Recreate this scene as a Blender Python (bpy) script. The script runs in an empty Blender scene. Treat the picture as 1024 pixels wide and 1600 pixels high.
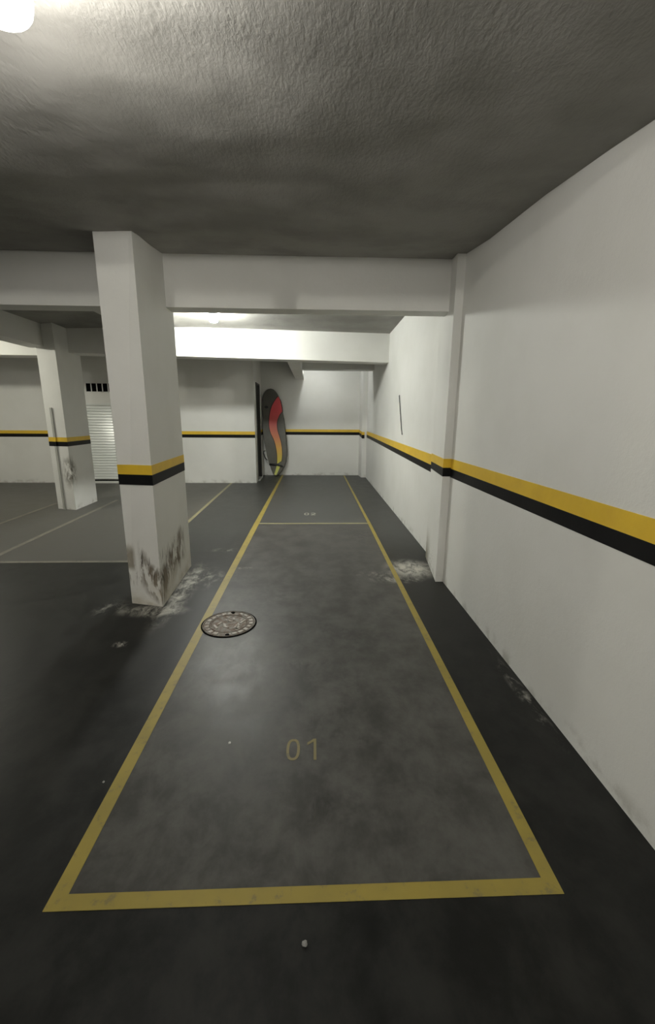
import bpy, bmesh, math, random
from mathutils import Matrix, Vector, noise
random.seed(7)
SC = bpy.context.scene
COL = SC.collection
S = 1.2                                            # metres per layout unit (the camera stands 1.5 units = 1.8 m high)

# ------------------------------------------------------------------ camera
F_PX, PITCH, YAW, ROLL = 643.5, 0.22407, -0.03481, 0.0066


def camera_matrix():
    cy, sy = math.cos(YAW), math.sin(YAW)
    cp, sp = math.cos(PITCH), math.sin(PITCH)
    cr, sr = math.cos(ROLL), math.sin(ROLL)
    base = Matrix(((1, 0, 0), (0, 0, -1), (0, 1, 0)))
    ry = Matrix(((cy, 0, sy), (0, 1, 0), (-sy, 0, cy)))
    rx = Matrix(((1, 0, 0), (0, cp, -sp), (0, sp, cp)))
    rz = Matrix(((cr, -sr, 0), (sr, cr, 0), (0, 0, 1)))
    m = rz @ rx @ ry @ base
    r, d, f = m[0], m[1], m[2]
    rot = Matrix(((r[0], -d[0], -f[0]), (r[1], -d[1], -f[1]), (r[2], -d[2], -f[2])))
    return Matrix.Translation((0, 0, 1.5 * S)) @ rot.to_4x4()


cam = bpy.data.cameras.new('camera')
cam.sensor_fit = 'VERTICAL'
cam.sensor_height = 24.0
cam.lens = F_PX / 1600 * 24.0
cam.clip_start = 0.05
cam_o = bpy.data.objects.new('camera', cam)
COL.objects.link(cam_o)
cam_o.matrix_world = camera_matrix()
SC.camera = cam_o

# ------------------------------------------------------------------ world, exposure
w = bpy.data.worlds.new('world')
SC.world = w
w.use_nodes = True
w.node_tree.nodes['Background'].inputs[0].default_value = (0.0, 0.0, 0.0, 1)
w.node_tree.nodes['Background'].inputs[1].default_value = 0.0
SC.view_settings.view_transform = 'Standard'
SC.view_settings.look = 'None'
SC.view_settings.gamma = 1
SC.view_settings.use_curve_mapping = False
SC.view_settings.exposure = 0.0
# lamp strengths (radiance of the glowing bulbs); the lamps themselves are built further down
LAMP = dict(near=(128, (1, .965, .89)), mid=(1200, (.98, 1, .93)), left=(850, (1, .98, .84)), end=(210, (.97, 1, .97)), rear=(1900, (1, .975, .88)))


# ------------------------------------------------------------------ node helpers
class E:
    """a socket that can be added, multiplied and so on"""
    def __init__(s, t, sock): s.t, s.s = t, sock

    def op(s, o, b=0.0, c=None):
        n = s.t.nodes.new('ShaderNodeMath'); n.operation = o
        for i, v in enumerate((s, b, c)):
            if v is None: continue
            if isinstance(v, E): s.t.links.new(v.s, n.inputs[i])
            else: n.inputs[i].default_value = v
        return E(s.t, n.outputs[0])

    def __add__(s, b): return s.op('ADD', b)
    def __sub__(s, b): return s.op('SUBTRACT', b)
    def __mul__(s, b): return s.op('MULTIPLY', b)
    def gt(s, b): return s.op('GREATER_THAN', b)
    def lt(s, b): return s.op('LESS_THAN', b)
    def inv(s): return (s * -1.0) + 1.0

    def step(s, a, b):
        n = s.t.nodes.new('ShaderNodeMapRange'); n.interpolation_type = 'SMOOTHSTEP'
        s.t.links.new(s.s, n.inputs[0])
        for i, v in ((1, a), (2, b)):
            if isinstance(v, E): s.t.links.new(v.s, n.inputs[i])
            else: n.inputs[i].default_value = v
        return E(s.t, n.outputs[0])


class Mat:
    def __init__(s, name, color=(.5, .5, .5), rough=.6, metallic=0.0, spec=.5):
        s.m = bpy.data.materials.new(name); s.m.use_nodes = True
        s.t = s.m.node_tree
        s.b = s.t.nodes['Principled BSDF']
        s.b.inputs['Base Color'].default_value = (*color, 1)
        s.b.inputs['Roughness'].default_value = rough
        s.b.inputs['Metallic'].default_value = metallic
        s.b.inputs['Specular IOR Level'].default_value = spec
        s.tc = s.t.nodes.new('ShaderNodeTexCoord')

    def coords(s, scale=(1, 1, 1)):
        n = s.t.nodes.new('ShaderNodeMapping')
        n.inputs['Scale'].default_value = scale
        s.t.links.new(s.tc.outputs['Object'], n.inputs[0])
        return n.outputs[0]

    def xyz(s):
        n = s.t.nodes.new('ShaderNodeSeparateXYZ')
        s.t.links.new(s.tc.outputs['Object'], n.inputs[0])
        return [E(s.t, n.outputs[i]) for i in range(3)]

    def noise(s, scale, detail=4, rough=.55, stretch=(1, 1, 1), dist=0.0):
        n = s.t.nodes.new('ShaderNodeTexNoise')
        n.inputs['Scale'].default_value = scale
        n.inputs['Detail'].default_value = detail
        n.inputs['Roughness'].default_value = rough
        n.inputs['Distortion'].default_value = dist
        s.t.links.new(s.coords(stretch), n.inputs['Vector'])
        return E(s.t, n.outputs[0])

    def mix(s, f, a, b):
        n = s.t.nodes.new('ShaderNodeMix'); n.data_type = 'RGBA'
        if isinstance(f, E): s.t.links.new(f.s, n.inputs[0])
        else: n.inputs[0].default_value = f
        for i, v in ((6, a), (7, b)):
            if isinstance(v, tuple): n.inputs[i].default_value = (*v, 1)
            else: s.t.links.new(v, n.inputs[i])
        return n.outputs[2]

    def color(s, sock): s.t.links.new(sock, s.b.inputs['Base Color'])
    def rough(s, e): s.t.links.new(e.s, s.b.inputs['Roughness'])

    def bump(s, e, strength=.3, distance=.01):
        n = s.t.nodes.new('ShaderNodeBump')
        n.inputs['Strength'].default_value = strength
        n.inputs['Distance'].default_value = distance
        s.t.links.new(e.s, n.inputs['Height'])
        s.t.links.new(n.outputs[0], s.b.inputs['Normal'])


# ------------------------------------------------------------------ materials
WHITE, SHADE = (.78, .775, .745), (.70, .69, .65)


def wall_mat(name, dirt=True):
    m = Mat(name, WHITE, .75, spec=.25)
    big = m.noise(1.3, 4).step(.35, .7)
    c = m.mix(big, WHITE, (.74, .735, .70))
    if dirt:
        x, y, z = m.xyz()
        low = z.step(.0, .14).inv() * m.noise(7, 5).step(.45, .68)
        c = m.mix(low * .6, c, (.36, .34, .29))
    m.color(c)
    m.bump(m.noise(26, 5, .6) + m.noise(110, 2) * .35, .30, .006)
    return m.m


M_WALL = wall_mat('white_wall_paint')
M_BEAM = wall_mat('white_beam_paint', False)

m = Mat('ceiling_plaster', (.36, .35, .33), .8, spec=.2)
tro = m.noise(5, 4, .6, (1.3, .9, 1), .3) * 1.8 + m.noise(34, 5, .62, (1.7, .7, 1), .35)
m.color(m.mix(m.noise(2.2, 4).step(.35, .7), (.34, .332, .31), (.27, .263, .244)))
m.bump(tro, .45, .008)
M_CEIL = m.m


def floor_mat():
    m = Mat('grey_floor_paint', (.08, .08, .08), .5, spec=.30)
    x, y, z = m.xyz()
    n_big = m.noise(.9, 5, .6)
    n_mid = m.noise(4.2, 8, .68, (1, .8, 1), .15)
    n_fine = m.noise(14, 5, .6)
    dark = m.mix(n_mid.step(.35, .7), (.007, .0073, .0068), (.024, .024, .022))
    # bare trowelled bays at the back, browner
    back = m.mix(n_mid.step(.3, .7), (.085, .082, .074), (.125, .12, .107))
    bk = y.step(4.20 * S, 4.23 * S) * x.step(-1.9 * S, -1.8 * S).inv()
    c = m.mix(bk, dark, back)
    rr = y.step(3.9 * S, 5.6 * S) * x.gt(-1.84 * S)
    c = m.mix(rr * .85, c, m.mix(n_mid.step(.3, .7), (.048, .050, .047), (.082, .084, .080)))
    # the bay itself is painted a lighter grey between its lines
    inb = x.gt(-.815 * S) * x.lt(.785 * S) * y.gt(1.02 * S) * y.lt(5.82 * S)
    lt = m.mix(n_mid.step(.3, .72), (.058, .057, .053), (.125, .122, .115))
    lt = m.mix(n_big.step(.5, .66) * n_fine.step(.4, .6) * .55, lt, (.050, .049, .047))
    c = m.mix(inb, c, lt)
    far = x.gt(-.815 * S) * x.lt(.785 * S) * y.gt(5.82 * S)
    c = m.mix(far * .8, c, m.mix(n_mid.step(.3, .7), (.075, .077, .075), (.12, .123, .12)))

    # chalky white bloom round the column and the pilaster foot, each with its own ragged outline
    def blob(cx, cy, rx, ry, amt, lo=.46, hi=.60, sc=9, ang=0.0):
        ca, sa = math.cos(ang), math.sin(ang)
        dx, dy = x - cx * S, y - cy * S
        u, v = dx * (ca / (rx * S)) + dy * (sa / (rx * S)), dy * (ca / (ry * S)) - dx * (sa / (ry * S))
        r = (u * u + v * v).op('SQRT')
        return r.step(.15, 1.0).inv() * m.noise(sc, 8, .72, (1, .55, 1), .5).step(lo, hi + .06) * amt
    for a in ((-1.17, 3.45, .16, .85, 1.0, .36, .66), (-1.28, 3.06, .34, .14, 1.0, .36, .58), (-1.05, 3.75, .25, .35, .4),
              (-1.62, 3.1, .16, .2, .5), (1.0, 3.96, .34, .34, 1.0, .32, .54, 11), (.80, 3.68, .36, .13, .65), (.62, 3.82, .3, .1, .35),
              (-1.31, 2.56, .07, .05, .8, .44, .55, 20), (-.70, 4.0, .12, .05, .4), (-1.0, 4.6, .3, .1, .3),
              (1.17, 2.0, .05, .5, .5, .47, .6, 12)):
        c = m.mix(blob(*a), c, (.62, .60, .54))
    # oily dark spots between the line and the wall, and in the bay
    for a in ((1.04, 1.56, .10, .12, .9, .2, .5, 6), (.90, 1.60, .10, .06, .7, .3, .5, 8), (.15, 1.75, .32, .22, .5), (.02, 1.32, .22, .1, .5), (-.1, 2.3, .3, .12, .45)):
        c = m.mix(blob(*a), c, (.018, .017, .016))
    # lamp reflection on the bay floor, painted in as a paler patch
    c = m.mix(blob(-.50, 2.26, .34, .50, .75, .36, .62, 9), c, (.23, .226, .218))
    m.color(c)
    m.rough(n_mid.step(.3, .75) * .12 + .40)
    m.bump(n_fine + m.noise(60, 3) * .4, .15, .004)
    return m.m


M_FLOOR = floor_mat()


def band_mat(name, a, b, rough=.45):
    m = Mat(name, a, rough)
    m.color(m.mix(m.noise(5, 5).step(.3, .75), a, b))
    m.bump(m.noise(26, 4), .2, .004)
    return m.m


M_YEL = band_mat('yellow_band_paint', (.80, .53, .035), (.72, .46, .035))
M_BLK = band_mat('black_band_paint', (.008, .008, .009), (.012, .0115, .012))
M_BLK.node_tree.nodes['Principled BSDF'].inputs['Specular IOR Level'].default_value = .12


def line_mat(name, a, b, worn, amount):
    m = Mat(name, a, .5)
    c = m.mix(m.noise(4, 5).step(.3, .75), a, b)
    c = m.mix(m.noise(16, 7, .7).step(.56, .66) * amount, c, worn)
    m.color(c)
    return m.m


M_LINE = line_mat('yellow_line_paint', (.40, .31, .06), (.33, .26, .06), (.17, .15, .095), .5)
M_FAR_LINE = line_mat('faded_line_paint', (.38, .34, .18), (.30, .27, .16), (.15, .145, .12), .7)
M_PALE = line_mat('pale_line_paint', (.23, .215, .17), (.17, .16, .13), (.11, .105, .09), .8)
M_NUM = line_mat('number_paint', (.27, .22, .09), (.22, .185, .085), (.12, .11, .08), .5)
M_NUM_FAR = line_mat('far_number_paint', (.62, .60, .50), (.5, .48, .4), (.2, .2, .18), .5)


def column_mat():
    """white column whose foot is scuffed by bumpers: brown bare patches, black rubber streaks"""
    m = wall_mat('scuffed_column_paint')
    h = Mat.__new__(Mat); h.m = m; h.t = m.node_tree; h.b = h.t.nodes['Principled BSDF']
    h.tc = h.t.nodes.new('ShaderNodeTexCoord')
    x, y, z = h.xyz()
    src = h.b.inputs['Base Color'].links[0].from_socket
    st = h.noise(6.5, 6, .65, (1.5, 1.5, .5), .7)
    st2 = h.noise(26, 6, .6, (1.3, 1.3, .22), .4)
    # distance from the front right corner, which takes most of the knocks; the origin is that corner
    d = (x * x + y * y).op('SQRT')
    front = (x * -1.0 - y * .6).gt(.0)
    side = front.inv()
    dz = z - d * (front * .75 + .24) - .17 * S - (h.noise(3.1, 3) - .5) * .30 * S            # bare patches climb away from the corner on both faces
    vee = dz.op('ABSOLUTE').step(.07 * S, .20 * S).inv()
    reach = (front * d.step(.13 * S, .20 * S).inv()) + (side * d.step(.55 * S, .80 * S).inv())
    m1 = vee * reach * st.step(.44, .53)
    streak = st2.step(.52, .60) * z.step(.14 * S, .22 * S) * z.step(.36 * S, .50 * S).inv()
    left = front * d.step(.20 * S, .245 * S) * z.step(.27 * S, .33 * S) * z.step(.44 * S, .54 * S).inv() * st.step(.34, .5)
    m3 = streak * (side * d.step(.6 * S, .85 * S).inv() + front * .7)
    c = h.mix(m1 * .9, src, (.135, .10, .062))
    c = h.mix(left * .8, c, (.20, .165, .11))
    c = h.mix(m3 * .75, c, (.12, .098, .07))
    c = h.mix(m1 * st2.step(.55, .64) * .85, c, (.045, .04, .034))
    tan = z.step(.0, .34 * S).inv() * h.noise(4, 4).step(.3, .6)
    c = h.mix(tan * .5, c, (.50, .44, .33))
    h.t.links.new(c, h.b.inputs['Base Color'])
    return m


M_COL = column_mat()


def left_column_mat():
    m = wall_mat('rubbed_column_paint')
    h = Mat.__new__(Mat); h.m = m; h.t = m.node_tree; h.b = h.t.nodes['Principled BSDF']
    h.tc = h.t.nodes.new('ShaderNodeTexCoord')
    x, y, z = h.xyz()
    src = h.b.inputs['Base Color'].links[0].from_socket
    d = (x * x + y * y).op('SQRT')
    u = d * (1 / (.22 * S)); v = (z - .62 * S) * (1 / (.34 * S))
    r = (u * u + v * v).op('SQRT').step(.3, 1.0).inv()
    k = r * h.noise(7, 6, .65, (1, 1, .5), .6).step(.40, .56)
    h.t.links.new(h.mix(k * .85, src, (.13, .115, .085)), h.b.inputs['Base Color'])
    return m


M_LCOL = left_column_mat()


def pilaster_mat():
    m = wall_mat('pilaster_paint')
    h = Mat.__new__(Mat); h.m = m; h.t = m.node_tree; h.b = h.t.nodes['Principled BSDF']
    h.tc = h.t.nodes.new('ShaderNodeTexCoord')
    x, y, z = h.xyz()
    src = h.b.inputs['Base Color'].links[0].from_socket
    k = z.step(.0, .42 * S).inv() * y.step(3.95 * S, 4.3 * S) * h.noise(8, 6, .6, (1, 1.6, .4), .5).step(.34, .5)
    c = h.mix(k * .9, src, (.20, .175, .12))
    k2 = z.step(.0, .30 * S).inv() * y.step(3.66 * S, 3.95 * S) * h.noise(40, 4).step(.54, .6)
    c = h.mix(k2 * .7, c, (.25, .23, .19))
    h.t.links.new(c, h.b.inputs['Base Color'])
    return m


M_PIL = pilaster_mat()

m = Mat('white_lacquered_aluminium', (.80, .82, .79), .22, spec=.7); M_ALU = m.m
M_BLACK = Mat('black_plastic', (.012, .012, .013), .4).m
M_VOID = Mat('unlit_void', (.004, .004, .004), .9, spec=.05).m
M_GREY_DOOR = Mat('dark_door_paint', (.06, .06, .056), .5).m
M_PVC = Mat('white_plastic', (.75, .75, .72), .4).m
m = Mat('grey_strip_plastic', (.42, .42, .39), .5); M_STRIP = m.m

m = Mat('cast_iron', (.16, .14, .12), .6, .35)
m.color(m.mix(m.noise(22, 6, .65).step(.4, .62), (.17, .155, .135), (.11, .07, .045)))
m.bump(m.noise(70, 4), .3, .004)
M_IRON = m.m
m = Mat('worn_cast_iron', (.24, .22, .19), .5, .35)
m.color(m.mix(m.noise(24, 6, .65).step(.45, .65), (.27, .25, .22), (.15, .105, .07)))
M_IRON_HI = m.m

m = Mat('olive_board_skin', (.075, .072, .055), .45)
m.color(m.mix(m.noise(3, 3).step(.3, .7), (.078, .074, .056), (.098, .094, .074)))
M_BOARD = m.m
M_BOARD_RAIL = Mat('pale_board_rail', (.30, .30, .27), .5).m
M_OUT = Mat('dark_stripe_edge', (.03, .012, .010), .5).m
m = Mat('red_to_yellow_print', (.5, .1, .05), .4)
z = m.xyz()[2]
r = m.t.nodes.new('ShaderNodeValToRGB')
mr = m.t.nodes.new('ShaderNodeMapRange'); mr.inputs[1].default_value = 0; mr.inputs[2].default_value = 2.05 * S
m.t.links.new(z.s, mr.inputs[0]); m.t.links.new(mr.outputs[0], r.inputs[0])
cr = r.color_ramp
cr.elements[0].position = 0; cr.elements[0].color = (.70, .72, .22, 1)
cr.elements[1].position = 1; cr.elements[1].color = (.72, .06, .07, 1)
for p, c in ((.13, (.66, .68, .13, 1)), (.20, (.68, .55, .06, 1)), (.36, (.70, .36, .05, 1)), (.50, (.62, .17, .05, 1)), (.66, (.62, .06, .045, 1)), (.82, (.66, .035, .045, 1))):
    e = cr.elements.new(p); e.color = c
m.color(r.outputs[0])
M_STRIPE = m.m
M_PAPER = Mat('white_paper', (.8, .8, .77), .8).m
M_DUSTY = Mat('dusty_white_crumb', (.30, .30, .29), .9).m


def glow(name, strength, col):
    m = bpy.data.materials.new(name); m.use_nodes = True
    t = m.node_tree; t.nodes.clear()
    e = t.nodes.new('ShaderNodeEmission'); e.inputs[0].default_value = (*col, 1); e.inputs[1].default_value = strength
    o = t.nodes.new('ShaderNodeOutputMaterial'); t.links.new(e.outputs[0], o.inputs[0])
    return m


# ------------------------------------------------------------------ mesh helpers
def V(p): return Vector(p) * S


def obj(name, bm, mat, parent=None, smooth=False, origin=(0, 0, 0)):
    """one mesh object; bm is in layout units, origin too"""
    o0 = Vector(origin)
    for v in bm.verts: v.co = (v.co - o0) * S
    bmesh.ops.recalc_face_normals(bm, faces=bm.faces)
    me = bpy.data.meshes.new(name); bm.to_mesh(me); bm.free()
    me.materials.append(mat)
    if smooth:
        for p in me.polygons: p.use_smooth = True
    o = bpy.data.objects.new(name, me); COL.objects.link(o)
    if parent:
        o.parent = parent
        pl = parent.get('_world', None)
        base = Vector(parent['_world']) if pl is not None else Vector((0, 0, 0))
        o.location = o0 * S - base
        o['_world'] = tuple(o0 * S)
    else:
        o.location = o0 * S
        o['_world'] = tuple(o0 * S)
    return o


def tag(o, label=None, cat=None, group=None, kind=None):
    for k, v in (('label', label), ('category', cat), ('group', group), ('kind', kind)):
        if v: o[k] = v
    return o


def thing(name, loc, label, cat, group=None):
    o = bpy.data.objects.new(name, None); COL.objects.link(o)
    o.location = Vector(loc) * S; o['_world'] = tuple(Vector(loc) * S)
    o.empty_display_size = .1
    return tag(o, label, cat, group)


def prism(bm, foot, z0, z1, foot_top=None):
    """solid between a foot polygon and a top polygon"""
    ft = foot_top or foot
    n = len(foot)
    zz0 = z0 if isinstance(z0, (list, tuple)) else [z0] * n
    zz1 = z1 if isinstance(z1, (list, tuple)) else [z1] * n
    a = [bm.verts.new((foot[i][0], foot[i][1], zz0[i])) for i in range(n)]
    b = [bm.verts.new((ft[i][0], ft[i][1], zz1[i])) for i in range(n)]
    bm.faces.new(a[::-1]); bm.faces.new(b)
    for i in range(n):
        bm.faces.new((a[i], a[(i + 1) % n], b[(i + 1) % n], b[i]))
    return bm


def box(bm, x0, x1, y0, y1, z0, z1):
    return prism(bm, [(x0, y0), (x1, y0), (x1, y1), (x0, y1)], z0, z1)


def B(*a): return box(bmesh.new(), *a)


def softened(bm, w, seg=2):
    bmesh.ops.bevel(bm, geom=list(bm.edges), offset=w, segments=seg, affect='EDGES', profile=.5)
    return bm


def cyl(bm, c, r0, r1, z0, z1, n=24):
    a = [bm.verts.new((c[0] + r0 * math.cos(t), c[1] + r0 * math.sin(t), z0)) for t in [2 * math.pi * i / n for i in range(n)]]
    b = [bm.verts.new((c[0] + r1 * math.cos(t), c[1] + r1 * math.sin(t), z1)) for t in [2 * math.pi * i / n for i in range(n)]]
    bm.faces.new(a[::-1]); bm.faces.new(b)
    for i in range(n): bm.faces.new((a[i], a[(i + 1) % n], b[(i + 1) % n], b[i]))
    return bm


def lathe(bm, c, prof, n=28):
    rings = []
    for r, z in prof:
        if r < 1e-6: rings.append([bm.verts.new((c[0], c[1], z))])
        else: rings.append([bm.verts.new((c[0] + r * math.cos(2 * math.pi * i / n), c[1] + r * math.sin(2 * math.pi * i / n), z)) for i in range(n)])
    for p, q in zip(rings, rings[1:]):
        for i in range(n):
            j = (i + 1) % n
            f = [p[i % len(p)], p[j % len(p)], q[j % len(q)], q[i % len(q)]]
            u = []
            for v in f:
                if v not in u: u.append(v)
            if len(u) > 2: bm.faces.new(u)
    return bm


def tube(bm, pts, r, n=8):
    prev = None
    pts = [Vector(p) for p in pts]
    for i, p in enumerate(pts):
        d = (pts[min(i + 1, len(pts) - 1)] - pts[max(i - 1, 0)]).normalized()
        u = d.cross(Vector((.3, .9, .2))).normalized(); v = d.cross(u)
        ring = [bm.verts.new(p + u * (r * math.cos(2 * math.pi * k / n)) + v * (r * math.sin(2 * math.pi * k / n))) for k in range(n)]
        if prev:
            for k in range(n): bm.faces.new((prev[k], prev[(k + 1) % n], ring[(k + 1) % n], ring[k]))
        else: bm.faces.new(ring[::-1])
        prev = ring
    bm.faces.new(prev)
    return bm


# ================================================================== the room
XL, XR, Y0, Y1 = -9.2, 1.22, -6.2, 11.05          # left wall, right wall, wall behind the viewer, end wall

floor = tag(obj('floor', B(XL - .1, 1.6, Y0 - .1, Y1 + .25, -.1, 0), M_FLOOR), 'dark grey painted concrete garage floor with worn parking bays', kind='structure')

# ---- ceiling: hand-trowelled slab, low over the viewer and rising towards the first beam
ZP = [(-7, 2.44), (0, 2.44), (1.0, 2.462), (1.45, 2.505), (1.70, 2.544), (1.95, 2.584), (2.44, 2.650), (3.16, 2.715), (3.56, 2.775), (3.86, 2.825), (4.04, 2.90), (4.3, 2.94), (8, 2.94), (8.1, 2.92), (12, 2.92)]


def ceil_z(x, y):
    for (a, za), (b, zb) in zip(ZP, ZP[1:]):
        if a <= y <= b:
            t = (y - a) / (b - a); z = za + (zb - za) * t
            break
    if 4.2 < y < 7.4: z -= .08 * min(1, max(0, (-x - 2) / 2))
    if y < 3.9:
        f = min(1, max(0, (3.6 - y) / .6)) * min(1, max(0, (1.2 - x) / .5))
        n1 = noise.fractal(Vector((x * .9, y * 1.25, 3.1)), .9, 2, 3)
        n2 = noise.fractal(Vector((x * 2.2 + 7, y * 3.1, 1.7)), .9, 2, 3)
        z += f * (.022 * n1 + .008 * n2)
        # the slab is dished upwards round the lamp
        z += .125 * math.exp(-((x + .60) / .95) ** 2 - ((y - 1.2) / .62) ** 2)
        # a soft hump in the plaster left of the lamp
        z -= f * .085 * math.exp(-((x + 1.80) / .62) ** 2 - ((y - 2.10) / .45) ** 2)
    return z


def grid_axis(a, b, fine0, fine1, fine, coarse):
    out, p = [], a
    while p < b - 1e-6:
        out.append(p)
        p += fine if fine0 <= p < fine1 else coarse
    out.append(b)
    return out


gx = grid_axis(XL - .1, 1.6, -3.0, 1.3, .05, .2)
gy = grid_axis(Y0 - .1, Y1 + .25, .4, 4.3, .045, .2)
bm = bmesh.new()
lo = [[bm.verts.new((x, y, ceil_z(x, y))) for y in gy] for x in gx]
hi = [[bm.verts.new((x, y, 3.2)) for y in (gy[0], gy[-1])] for x in (gx[0], gx[-1])]
for i in range(len(gx) - 1):
    for j in range(len(gy) - 1):
        bm.faces.new((lo[i][j], lo[i][j + 1], lo[i + 1][j + 1], lo[i + 1][j]))
bm.faces.new((hi[0][0], hi[1][0], hi[1][1], hi[0][1]))
ceiling = obj('ceiling', bm, M_CEIL, smooth=True)
tag(ceiling, 'lumpy trowelled plaster ceiling, pale grey', kind='structure')

# ---- walls
H = 3.15
wall_right = tag(obj('wall_right', B(XR, 1.6, Y0, 3.615, 0, H), M_WALL), 'white painted side wall with yellow and black band beside the near bay', kind='structure')
bm = prism(bmesh.new(), [(1.298, 4.33), (1.7, 4.33), (1.7, 11.06), (1.362, 11.06)], 0, H)
wall_right_far = tag(obj('wall_right', bm, M_WALL), 'white side wall beyond the pilaster with a dark cable on it', kind='structure')
wall_back = tag(obj('wall_back', B(-1.5, 1.45, 11.05, 11.3, 0, H), M_WALL), 'white end wall behind the leaning board', kind='structure')
wall_middle = tag(obj('wall_back', B(XL, -1.34, 9.67, 9.9, 0, H), M_WALL), 'white back wall with louvred door and shadowed upper half', kind='structure')
# return wall with a doorway, made of a pier, a lintel and the rest
DY0, DY1, DZ = 9.98, 10.62, 2.30
bm = bmesh.new()
box(bm, -1.55, -1.34, 9.9, DY0, 0, H); box(bm, -1.55, -1.34, DY1, 11.05, 0, H); box(bm, -1.55, -1.34, DY0, DY1, DZ, H)
wall_side = tag(obj('wall_side', bm, M_WALL), 'short white return wall with a dark doorway next to the board', kind='structure')
tag(obj('wall_left', B(XL - .2, XL, Y0, 9.9, 0, H), M_WALL), 'far left white wall, outside the picture', kind='structure')
tag(obj('wall_front', B(XL, 1.3, Y0 - .2, Y0, 0, H), M_WALL), 'white wall behind the viewer, outside the picture', kind='structure')

# ---- pilasters
PX = 1.15
bm = prism(bmesh.new(), [(PX, 3.612), (1.5, 3.612), (1.5, 4.33), (PX + .098, 4.33)], 0, H)
pilaster = tag(obj('pilaster', bm, M_PIL), 'shallow white pilaster on the side wall, grimy at its foot', kind='structure')
bm = prism(bmesh.new(), [(1.235, 10.62), (1.42, 10.62), (1.42, 11.05), (1.21, 11.05)], 0, H)
pilaster_far = tag(obj('pilaster', bm, M_WALL), 'slim white pilaster in the far corner', kind='structure')


def bands(parent, quads, proud=.0025):
    """a yellow and a black band: quads = (x0,y0,x1,y1, (zt,zm,zb at start), (zt,zm,zb at end), outward normal)"""
    for (x0, y0, x1, y1, za, zb, nrm) in quads:
        for nm, k, mat in (('yellow_band', 0, M_YEL), ('black_band', 1, M_BLK)):
            bm = bmesh.new()
            e = .01
            p = [(x0 - nrm[0] * e, y0 - nrm[1] * e), (x0 + nrm[0] * proud, y0 + nrm[1] * proud), (x1 + nrm[0] * proud, y1 + nrm[1] * proud), (x1 - nrm[0] * e, y1 - nrm[1] * e)]
            prism(bm, p, [za[k + 1], za[k + 1], zb[k + 1], zb[k + 1]], [za[k], za[k], zb[k], zb[k]])
            obj(nm, bm, mat, parent, origin=parent_origin(parent))


def parent_origin(p): return tuple(c / S for c in p['_world'])


R1, R2 = (1.155, 1.060, .984), (1.157, 1.078, 1.0)
bands(wall_right, [(XR, Y0, XR, 3.612, R1, (1.157, 1.070, .994), (-1, 0))])
bands(pilaster, [(PX, 3.612, XR, 3.612, R2, R2, (0, -1)), (PX, 3.61, PX + .098, 4.33, R2, (1.146, 1.062, .988), (-1, 0))])
bands(wall_right_far, [(1.298, 4.33, 1.362, 11.05, (1.118, 1.002, .922), (1.185, 1.105, 1.035), (-1, 0))])
bands(pilaster_far, [(1.235, 10.62, 1.30, 10.62, (1.164, 1.09, 1.0), (1.164, 1.09, 1.0), (0, -1)), (1.235, 10.62, 1.21, 11.05, (1.164, 1.09, 1.01), (1.205, 1.14, 1.065), (-1, 0))])
bands(wall_back, [(-1.34, 11.05, 1.21, 11.05, (1.209, 1.143, 1.066), (1.209, 1.143, 1.066), (0, -1))])
bands(wall_middle, [(XL, 9.67, -5.42, 9.67, (1.185, 1.118, 1.04), (1.19, 1.118, 1.046), (0, -1)), (-4.34, 9.67, -1.34, 9.67, (1.19, 1.118, 1.046), (1.19, 1.118, 1.046), (0, -1))])
bands(wall_side, [(-1.34, 9.9, -1.34, DY0 - .06, (1.19, 1.118, 1.046), (1.19, 1.118, 1.046), (1, 0)), (-1.34, DY1 + .06, -1.34, 11.05, (1.2, 1.135, 1.06), (1.205, 1.14, 1.065), (1, 0))])

# ---- columns
FOOT = [(-1.497, 3.200), (-1.221, 3.128), (-1.266, 4.08), (-1.535, 4.12)]
TOP = [(-1.488, 3.175), (-1.216, 3.148), (-1.268, 4.08), (-1.535, 4.12)]
bm = prism(bmesh.new(), FOOT, 0, 2.95, TOP)
column = tag(obj('column', bm, M_COL, origin=(-1.221, 3.128, 0)), 'white square column at the bay with scuffed brown foot and yellow black band', kind='structure')
LF = [(-4.249, 6.85), (-3.905, 6.75), (-3.938, 7.50), (-4.28, 7.56)]
LT = [(-4.245, 6.85), (-3.905, 6.75), (-3.938, 7.50), (-4.28, 7.56)]
bm = prism(bmesh.new(), LF, 0, 3.0, LT)
column_left = tag(obj('column', bm, M_LCOL, origin=(-3.905, 6.75, 0)), 'white column near the louvred door with a dark rubbed patch', kind='structure')


def poly_bands(parent, foot, zf, grow=.0025):
    """bands running round a column; zf = (top, middle, bottom)"""
    c = (sum(p[0] for p in foot) / 4, sum(p[1] for p in foot) / 4)
    big = [(p[0] + math.copysign(grow, p[0] - c[0]), p[1] + math.copysign(grow, p[1] - c[1])) for p in foot]
    for nm, k, mat in (('yellow_band', 0, M_YEL), ('black_band', 1, M_BLK)):
        obj(nm, prism(bmesh.new(), big, zf[k + 1], zf[k]), mat, parent, origin=parent_origin(parent))


mid_foot = [((a[0] * .6 + b[0] * .4), (a[1] * .6 + b[1] * .4)) for a, b in zip(FOOT, TOP)]
poly_bands(column, mid_foot, (1.145, 1.072, .992))
poly_bands(column_left, LF, (1.175, 1.106, 1.034))

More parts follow.
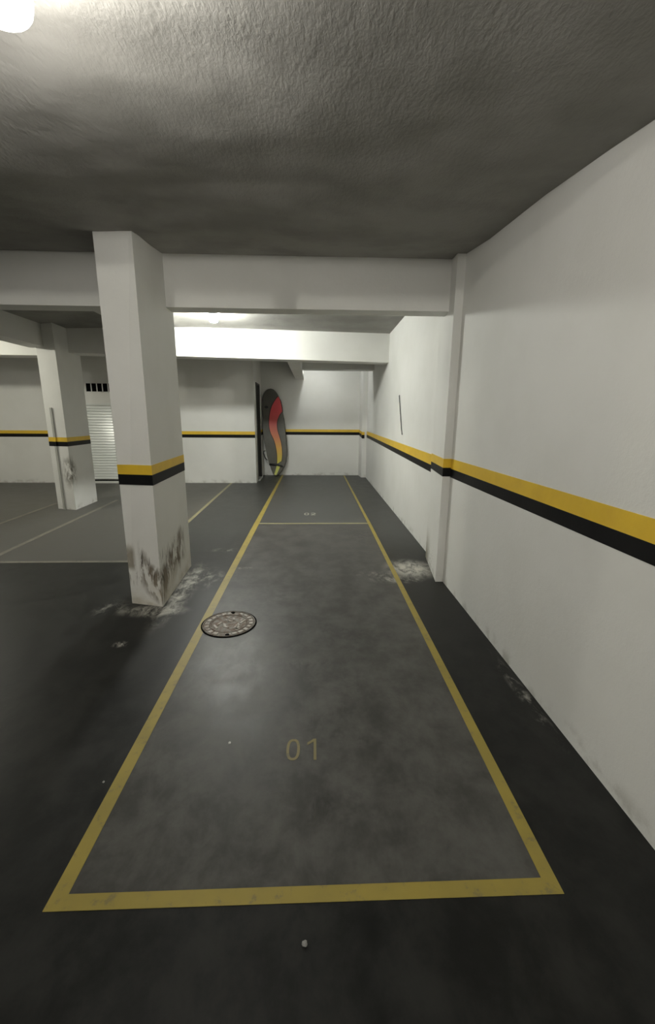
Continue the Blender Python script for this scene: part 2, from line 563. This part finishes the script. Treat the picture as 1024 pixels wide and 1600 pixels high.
# ---- beams
BZ = 2.415
tag(obj('beam', B(XL, PX + .05, 3.86, 4.045, BZ, 3.12), M_BEAM), 'nearest white cross beam between the column and the pilaster', kind='structure')
bm = prism(bmesh.new(), [(-3.95, 7.14), (1.34, 7.63), (1.345, 7.93), (-3.95, 7.46)], [2.495, 2.463, 2.463, 2.495], 3.1)
tag(obj('beam', bm, M_BEAM), 'second white cross beam, brightly lit by the lamp in front of it', kind='structure')
tag(obj('beam', B(XL, -4.2, 7.5, 7.85, 2.50, 3.1), M_BEAM), 'white cross beam left of the far column', kind='structure')
tag(obj('beam', B(-4.40, -4.105, 3.95, 6.95, 2.535, 3.08), M_BEAM), 'lengthwise beam running to the far column', kind='structure')
bm = prism(bmesh.new(), [(-1.97, 4.0), (-1.72, 4.0), (-1.72, 5.5), (-2.2, 5.5), (-2.2, 7.05), (-2.45, 7.05), (-2.45, 5.25), (-1.97, 5.25)], [2.42, 2.42, 2.42, 2.05, 2.05, 2.05, 2.05, 2.42], 3.1)  # unseen beam, added to block the middle lamp from the left bays
tag(obj('beam', bm, M_BEAM), 'added stepped beam, unseen behind the scuffed column, keeping lamp light off the left bays', kind='structure')
tag(obj('beam', B(-.33, 1.40, 9.55, 9.8, 2.545, 3.1), M_BEAM), 'unlit cross beam in front of the end wall', kind='structure')
tag(obj('beam', B(-.46, -.24, 7.8, 11.1, 2.465, 3.1), M_BEAM), 'short lengthwise beam above the leaning board', kind='structure')

# ---- painted lines and numbers on the floor, thin coats of paint
LT_ = .0015


def line(pts, mat, label=None):
    o = obj('painted_line', prism(bmesh.new(), pts, -.002, LT_), mat, floor)
    if label: o['label'] = label
    return o


line([(-.843, 1.0), (-.790, 1.046), (-.790, 5.80), (-.806, 11.0), (-.850, 11.0), (-.863, 5.83)], M_LINE, 'left yellow line of bay 01')
line([(.762, 1.05), (.812, 1.002), (.838, 5.82), (.838, 10.98), (.800, 10.98), (.795, 5.80)], M_LINE, 'right yellow line of bay 01')
line([(-.843, .999), (.812, 1.001), (.762, 1.05), (-.790, 1.046)], M_LINE, 'front yellow line of bay 01')
line([(-.790, 5.80), (.795, 5.80), (.795, 5.855), (-.790, 5.855)], M_FAR_LINE, 'thin faded line between two bays')
line([(-8.5, 4.195), (-1.52, 4.195), (-1.52, 4.245), (-8.5, 4.245)], M_PALE, 'pale line across the left bays')
line([(-3.50, 4.245), (-3.44, 4.245), (-3.60, 7.6), (-3.66, 7.6)], M_PALE, 'pale slanting line between left bays')
line([(-4.43, 4.245), (-4.37, 4.245), (-4.52, 7.3), (-4.58, 7.3)], M_PALE, 'pale line leading to the far column')
line([(-1.83, 4.245), (-1.78, 4.245), (-1.90, 9.66), (-1.95, 9.66)], M_FAR_LINE, 'faded yellow line meeting the back wall')


def digit(bm, ch, x, y, h):
    """one stencilled digit of height h, its left foot at x, y"""
    wd, th = h * .50, h * .10
    def strip(outer, inner, closed):
        n = len(outer)
        for i in range(n if closed else n - 1):
            j = (i + 1) % n
            prism(bm, [outer[i], outer[j], inner[j], inner[i]], -.002, LT_)
    def oval(rx, ry, p=2.5):
        out = []
        for k in range(32):
            t = 2 * math.pi * k / 32; c, s_ = math.cos(t), math.sin(t)
            out.append((x + wd / 2 + rx * math.copysign(abs(c) ** (2 / p), c), y + h / 2 + ry * math.copysign(abs(s_) ** (2 / p), s_)))
        return out
    if ch == '0':
        strip(oval(wd / 2, h / 2), oval(wd / 2 - th, h / 2 - th), True)
    elif ch == '1':
        prism(bm, [(x + wd * .62, y), (x + wd * .62 + th, y), (x + wd * .62 + th, y + h), (x + wd * .62, y + h)], -.002, LT_)
        prism(bm, [(x + wd * .62, y + h), (x + wd * .62, y + h - th * 1.35), (x + wd * .62 - h * .24, y + h * .68), (x + wd * .62 - h * .24, y + h * .68 + th * 1.25)], -.002, LT_)
    else:
        mid = [(x + wd * (.5 + .42 * math.cos(math.radians(a))), y + h * .71 + h * .24 * math.sin(math.radians(a))) for a in range(170, -41, -15)]
        mid.append((x + wd * .08, y + th * .7))
        o_, i_ = [], []
        for k, p in enumerate(mid):
            q0, q1 = mid[max(k - 1, 0)], mid[min(k + 1, len(mid) - 1)]
            d = math.hypot(q1[0] - q0[0], q1[1] - q0[1]); nx, ny = -(q1[1] - q0[1]) / d, (q1[0] - q0[0]) / d
            o_.append((p[0] + nx * th / 2, p[1] + ny * th / 2)); i_.append((p[0] - nx * th / 2, p[1] - ny * th / 2))
        strip(o_, i_, False)
        prism(bm, [(x, y), (x + wd, y), (x + wd, y + th), (x, y + th)], -.002, LT_)


def number(txt, x, y, h, mat, label):
    bm = bmesh.new()
    adv = h * .70
    x0 = x - adv * len(txt) / 2 + h * .10
    for k, ch in enumerate(txt): digit(bm, ch, x0 + adv * k, y, h)
    o = obj('bay_number', bm, mat, floor); o['label'] = label


number('01', -.052, 1.560, .125, M_NUM, 'yellow 01 painted in the bay')
number('02', -.058, 6.36, .15, M_NUM_FAR, 'small pale number painted in the far bay')

# ================================================================== doors, vent
# ---- louvred aluminium door in the back wall
DX0, DX1 = -5.31, -4.44
door = thing('door_1', (-4.87, 9.66, 0), None, None)
tag(door, 'white louvred aluminium door in the back wall behind the column', kind='structure')
org = (-4.87, 9.66, 0)
bm = bmesh.new()
box(bm, DX0, DX0 + .055, 9.625, 9.68, .055, 1.79); box(bm, DX1 - .055, DX1, 9.625, 9.68, .055, 1.79); box(bm, DX0 + .055, DX1 - .055, 9.625, 9.68, 1.745, 1.79)
obj('door_frame', bm, M_ALU, door, origin=org)
obj('threshold', B(DX0 - .02, DX1 + .02, 9.60, 9.68, 0, .045), M_PVC, door, origin=org)
obj('shadow_gap', B(DX0 + .02, DX1 - .02, 9.655, 9.675, .045, .075), M_VOID, door, origin=org)
leaf = obj('door_leaf', B(DX0 + .07, DX1 - .07, 9.655, 9.675, .085, 1.735), M_ALU, door, origin=org)
n_sl = 27
pitch = (1.73 - .09) / n_sl
first = None
for i in range(n_sl):
    zc = .09 + pitch * (i + .5)
    if first is None:
        bm = bmesh.new()
        h = pitch * .5
        prof = [(9.657, -h * .96), (9.640, -h * .94), (9.6285, -h * .62), (9.6375, h * .70), (9.646, h * .92), (9.657, h * .96)]
        for xa in (DX0 + .075,):
            a = [bm.verts.new((DX0 + .075, y, zc + z)) for y, z in prof]; b = [bm.verts.new((DX1 - .075, y, zc + z)) for y, z in prof]
            bm.faces.new(a); bm.faces.new(b[::-1])
            for q in range(len(prof) - 1): bm.faces.new((a[q], a[q + 1], b[q + 1], b[q]))
        first = obj('slat', bm, M_ALU, leaf, origin=(-4.87, 9.66, zc))
        z_first = zc
    else:
        s = first.copy(); COL.objects.link(s)
        s.location.z = first.location.z + (zc - z_first) * S
bm = bmesh.new()
box(bm, DX0 + .02, DX0 + .06, 9.605, 9.63, .90, 1.10)
obj('lock_plate', bm, M_BLACK, door, origin=org)
bm = tube(bmesh.new(), [(DX0 + .04, 9.61, 1.05), (DX0 + .04, 9.57, 1.05), (DX0 + .10, 9.56, 1.045), (DX0 + .20, 9.56, 1.025)], .012)
obj('door_handle', bm, M_BLACK, door, origin=org)

# ---- ventilation grille above it: a row of dark openings between light bars
vx0, vx1, vz0, vz1 = -5.03, -4.30, 2.04, 2.215
vent = thing('ventilation_grille', (-4.66, 9.67, 2.04), 'row of dark upright vent openings above the louvred door', 'vent')
vo = (-4.66, 9.67, 2.04)
obj('backing', B(vx0, vx1, 9.655, 9.672, vz0, vz1), M_VOID, vent, origin=vo)
bm = bmesh.new()
box(bm, vx0 - .02, vx1 + .02, 9.63, 9.672, vz1, vz1 + .015); box(bm, vx0 - .02, vx1 + .02, 9.63, 9.672, vz0 - .015, vz0)
obj('frame', bm, M_WALL, vent, origin=vo)
nb = 6
for i in range(nb + 1):
    bx = vx0 + (vx1 - vx0) * i / nb
    obj('bar', B(bx - .009, bx + .009, 9.645, 9.672, vz0, vz1), M_WALL, vent, origin=vo)

# ---- doorway in the return wall next to the board: dark, with a grey door set back
door2 = thing('door_2', (-1.34, 10.3, 0), None, None)
tag(door2, 'dark narrow doorway in the return wall beside the board', kind='structure')
o2 = (-1.34, 10.3, 0)
bm = bmesh.new()
box(bm, -1.50, -1.325, DY0, DY0 + .03, 0, DZ); box(bm, -1.50, -1.325, DY1 - .03, DY1, 0, DZ); box(bm, -1.50, -1.325, DY0 + .03, DY1 - .03, DZ - .03, DZ)
obj('door_frame', bm, M_GREY_DOOR, door2, origin=o2)
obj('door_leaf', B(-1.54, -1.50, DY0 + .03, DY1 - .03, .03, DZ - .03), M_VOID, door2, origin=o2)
obj('threshold', B(-1.5, -1.30, DY0, DY1, 0, .03), M_PVC, door2, origin=o2)

# ================================================================== lamps
def lamp(x, y, zc, r, length, key, label):
    """ceiling rose, socket and a stubby glowing bulb hanging from it; zc = ceiling height"""
    t = thing('ceiling_lamp', (x, y, zc), label, 'lamp')
    o = (x, y, zc)
    obj('ceiling_rose', lathe(bmesh.new(), (x, y), [(0, zc + .02), (r * .75, zc + .02), (r * .75, zc - .008), (r * .6, zc - .016), (0, zc - .016)]), M_PVC, t, True, o)
    obj('socket', lathe(bmesh.new(), (x, y), [(0, zc - .01), (r * .42, zc - .012), (r * .45, zc - .045), (0, zc - .046)]), M_BLACK, t, True, o)
    z0 = zc - .04
    prof = [(0, z0), (r * .5, z0), (r * .92, z0 - .012), (r, z0 - .03), (r, z0 - length + r * .55)]
    for k in range(1, 7):
        a = k / 6 * math.pi / 2
        prof.append((r * (.45 + .55 * math.cos(a)) if k < 6 else r * .45, z0 - length + r * .55 * (1 - math.sin(a))))
    prof.append((0, z0 - length))
    st, col = LAMP[key]
    # a stick bulb: the light comes from its sides, the moulded end disc only glows faintly
    cut = 7
    obj('bulb', lathe(bmesh.new(), (x, y), prof[:cut + 1], 24), glow('bulb_glow_' + key, st, col), t, True, o)
    obj('bulb_end', lathe(bmesh.new(), (x, y), prof[cut:], 24), glow('bulb_end_glow_' + key, min(st, 6.0) if key == 'near' else st, col), t, True, o)
    return t


lamp(-.685, 1.135, ceil_z(-.685, 1.135), .070, ceil_z(-.685, 1.135) - .04 - 2.35, 'near', 'glowing white bulb on the near ceiling, cut by the picture corner')
lamp(-1.40, 6.28, 2.94, .062, .10, 'mid', 'glowing bulb under the ceiling just behind the nearest cross beam')
lamp(-6.2, 5.9, 2.86, .062, .10, 'left', 'glowing bulb in the bays left of the far column, out of view')
lamp(-1.6, -4.5, ceil_z(-1.6, -4.5), .062, .10, 'rear', 'glowing bulb on the ceiling behind the viewer, out of view')
lamp(-.15, 9.93, 2.92, .05, .09, 'end', 'glowing bulb hidden behind the unlit beam at the end wall')

# ================================================================== manhole cover
mx, my, mr = -.630, 2.832, .203
man = thing('manhole_cover', (mx, my, 0), 'round rusty cast iron manhole cover beside the left yellow line', 'manhole cover')
mo = (mx, my, 0)
bm = lathe(bmesh.new(), (mx, my), [(mr * .955, .0008), (mr * .955, .004), (mr, .004), (mr * 1.0, .0008)], 56)
obj('frame_ring', bm, M_VOID, man, True, mo)
bm = lathe(bmesh.new(), (mx, my), [(0, .0035), (mr * .62, .0035), (mr * .64, .0065), (mr * .68, .0065), (mr * .70, .0035), (mr * .89, .0035), (mr * .91, .007), (mr * .945, .007), (mr * .95, .0005), (0, .0005)], 56)
obj('plate', bm, M_IRON, man, False, mo)
bm = bmesh.new()                                   # cast relief, worn past reading: a ring of lugs, a crest of bars in the middle
rnd = random.Random(3)
for i in range(22):
    a = 2 * math.pi * i / 22
    if i in (5, 16): continue
    wr = mr * rnd.uniform(.05, .085); wt = mr * rnd.uniform(.06, .09)
    c, s_ = math.cos(a), math.sin(a)
    q = [(u, v) for u, v in ((-wr, -wt), (wr, -wt), (wr, wt), (-wr, wt))]
    prism(bm, [(mx + c * (mr * .795 + u) - s_ * v, my + s_ * (mr * .795 + u) + c * v) for u, v in q], .003, .0068)
for i in range(15):
    a = rnd.uniform(0, 6.28); rr = mr * math.sqrt(rnd.uniform(.02, .28)); a2 = rnd.uniform(0, 3.14)
    c, s_ = math.cos(a2), math.sin(a2); L, W = mr * rnd.uniform(.07, .16), mr * .035
    prism(bm, [(mx + rr * math.cos(a) + c * u - s_ * v, my + rr * math.sin(a) + s_ * u + c * v) for u, v in ((-L, -W), (L, -W), (L, W), (-L, W))], .003, .0065)
o = obj('raised_relief', bm, M_IRON_HI, man, False, mo); o['kind'] = 'stuff'
for sx, sy in ((-.02, .90), (.10, -.90)):
    obj('lifting_hole', cyl(bmesh.new(), (mx + mr * sx, my + mr * sy * .93), mr * .075, mr * .075, .004, .0078, 16), M_VOID, man, False, mo)

# ================================================================== the leaning paddle board
BX, BY = -1.049, 10.80                             # foot of the board on the floor
OL_RAW = [(-.035, 2.225), (-.095, 2.217), (-.144, 2.196), (-.185, 2.158), (-.219, 2.106), (-.245, 2.03), (-.263, 1.957), (-.272, 1.85), (-.277, 1.691), (-.277, 1.5), (-.275, 1.36), (-.269, 1.24), (-.257, 1.096), (-.234, .913),
      (-.205, .747), (-.161, .52), (-.110, .33), (-.057, .175), (-.003, .055), (.035, .01)]
OR = [(.075, .004), (.138, .04), (.225, .13), (.297, .25), (.343, .39), (.362, .545), (.366, .694), (.352, .916), (.329, 1.173), (.299, 1.444), (.262, 1.659), (.212, 1.899), (.185, 1.98), (.151, 2.06), (.112, 2.125), (.072, 2.172), (.02, 2.21)]
LEAN = .085
OL = [(max(u, -.262), v) for u, v in OL_RAW]


def bpt(u, v, off=0.0): return (BX + u, BY + v * LEAN - off, v)


def slab(outline, f, b, inset=0.0):
    """solid from an outline: front at f, back at b"""
    bm = bmesh.new()
    cu = sum(p[0] for p in outline) / len(outline); cv = sum(p[1] for p in outline) / len(outline)
    fr = [bm.verts.new(bpt(cu + (p[0] - cu) * (1 - inset), cv + (p[1] - cv) * (1 - inset * .35), f)) for p in outline]
    mi = [bm.verts.new(bpt(p[0], p[1], (f + b) / 2)) for p in outline]
    bk = [bm.verts.new(bpt(cu + (p[0] - cu) * (1 - inset), cv + (p[1] - cv) * (1 - inset * .35), b)) for p in outline]
    n = len(outline)
    bm.faces.new(fr); bm.faces.new(bk[::-1])
    for r0, r1 in ((fr, mi), (mi, bk)):
        for i in range(n): bm.faces.new((r0[i], r0[(i + 1) % n], r1[(i + 1) % n], r1[i]))
    return bm


board = thing('paddle_board', (BX, BY, 0), 'olive paddle board with red to yellow wavy stripe leaning on the end wall', 'paddle board')
bo = (BX, BY, 0)
obj('hull', slab(OL + OR, .04, -.03, .05), M_BOARD, board, False, bo)
SL = [(.155, 2.035), (.100, 1.975), (.052, 1.906), (.012, 1.84), (-.022, 1.764), (-.046, 1.69), (-.065, 1.603), (-.080, 1.52), (-.088, 1.424), (-.090, 1.34), (-.086, 1.261), (-.070, 1.18), (-.044, 1.098), (-.012, 1.03), (.018, .97), (.044, .90), (.065, .822), (.082, .74), (.095, .656), (.103, .58), (.107, .506), (.105, .43), (.104, .375), (.098, .33)]
SR = [(.192, 1.955), (.211, 1.90), (.224, 1.837), (.238, 1.76), (.248, 1.659), (.205, 1.61), (.170, 1.56), (.145, 1.50), (.122, 1.443), (.110, 1.38), (.107, 1.317), (.112, 1.24), (.124, 1.171), (.143, 1.10), (.167, 1.025), (.188, .955), (.207, .879), (.219, .80), (.228, .731), (.232, .65), (.234, .582), (.230, .51), (.222, .451), (.212, .40)]


def ribbon(a, b, off, th):
    bm = bmesh.new()
    n = len(a)
    A = [bm.verts.new(bpt(*p, off + th)) for p in a]; Bq = [bm.verts.new(bpt(*p, off + th)) for p in b]
    A2 = [bm.verts.new(bpt(*p, off)) for p in a]; B2 = [bm.verts.new(bpt(*p, off)) for p in b]
    for i in range(n - 1):
        bm.faces.new((A[i], A[i + 1], Bq[i + 1], Bq[i]))
        bm.faces.new((A[i], A2[i], A2[i + 1], A[i + 1])); bm.faces.new((Bq[i], Bq[i + 1], B2[i + 1], B2[i]))
    bm.faces.new((A[0], Bq[0], B2[0], A2[0])); bm.faces.new((A[-1], A2[-1], B2[-1], Bq[-1]))
    return bm


TL = [(.090, .285), (.070, .21), (.045, .125), (.020, .05)]
TR = [(.190, .315), (.165, .235), (.130, .145), (.078, .035)]
e = .020
obj('stripe_outline', ribbon([(u - e, v + .004) for u, v in SL], [(min(u + e, .37), v - .004) for u, v in SR], .0395, .003), M_OUT, board, False, bo)
obj('wavy_stripe', ribbon(SL, SR, .042, .004), M_STRIPE, board, False, bo)
obj('stripe_tail', ribbon(TL, TR, .0395, .006), M_STRIPE, board, False, bo)
bm = tube(bmesh.new(), [bpt(-.10, .315, .045), bpt(.02, .31, .06), bpt(.10, .312, .062), (bpt(.22, .275, .055)), bpt(.24, .25, .045)], .028)
obj('strap', bm, M_BLACK, board, True, bo)
bm = bmesh.new()
cpt = (-.154, 1.765)
ring = [(cpt[0] + .048 * math.cos(t), cpt[1] + .032 * math.sin(t)) for t in [2 * math.pi * k / 14 for k in range(14)]]
a = [bm.verts.new(bpt(*p, .047)) for p in ring]; b = [bm.verts.new(bpt(*p, .035)) for p in ring]
bm.faces.new(a)
for i in range(14): bm.faces.new((a[i], a[(i + 1) % 14], b[(i + 1) % 14], b[i]))
obj('carry_handle', bm, M_BLACK, board, False, bo)
obj('leash', tube(bmesh.new(), [bpt(-.200, .66, .0), bpt(-.240, .655, .03), bpt(-.250, .60, .035), bpt(-.205, .48, .035), bpt(-.150, .42, .02)], .012), M_BLACK, board, True, bo)

# ================================================================== small things on the walls and floor
cab = obj('cable', tube(bmesh.new(), [(1.312, 6.47, 1.845), (1.304, 6.45, 1.835), (1.306, 6.38, 1.68), (1.306, 6.28, 1.50), (1.308, 6.21, 1.36), (1.308, 6.14, 1.27)], .0075), M_BLACK, origin=(1.31, 6.3, 1.55))
tag(cab, 'short dark cable hanging on the white side wall above the yellow band', 'cable')

# flat grey strip up the front of the far column, banded like the column itself
col_strip = thing('column_strip', (-4.12, 6.81, 0), 'thin grey strip up the front of the far column', 'column_strip')
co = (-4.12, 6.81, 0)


def strip_box(z0, z1, g=0.0):
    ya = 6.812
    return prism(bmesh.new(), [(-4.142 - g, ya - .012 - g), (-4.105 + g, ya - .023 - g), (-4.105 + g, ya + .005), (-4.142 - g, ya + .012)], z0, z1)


obj('tube', strip_box(0, 1.632), M_STRIP, col_strip, False, co)
obj('yellow_band', strip_box(1.106, 1.175, .002), M_YEL, col_strip, False, co)
obj('black_band', strip_box(1.034, 1.106, .002), M_BLK, col_strip, False, co)


def crumb(name, x, y, r, mat, label, cat, seed, flat=.6):
    bm = bmesh.new()
    bmesh.ops.create_icosphere(bm, subdivisions=2, radius=r)
    rnd = random.Random(seed)
    for v in bm.verts:
        v.co *= rnd.uniform(.75, 1.2); v.co.z = max(v.co.z * flat, -r * .3)
    zmin = min(v.co.z for v in bm.verts)
    for v in bm.verts: v.co += Vector((x, y, -zmin))
    return tag(obj(name, bm, mat, origin=(x, y, 0)), label, cat)


crumb('pebble', -.398, 1.669, .0065, M_PAPER, 'tiny bright white pebble left of the painted 01', 'pebble', 1)
crumb('paper_scrap', -.028, .895, .0085, M_DUSTY, 'small crumpled pale scrap in front of the bay line', 'scrap', 2)
crumb('pebble', -.885, 1.468, .005, M_DUSTY, 'tiny dull pebble outside the left yellow line', 'pebble', 3)

for o in bpy.data.objects:
    if '_world' in o: del o['_world']
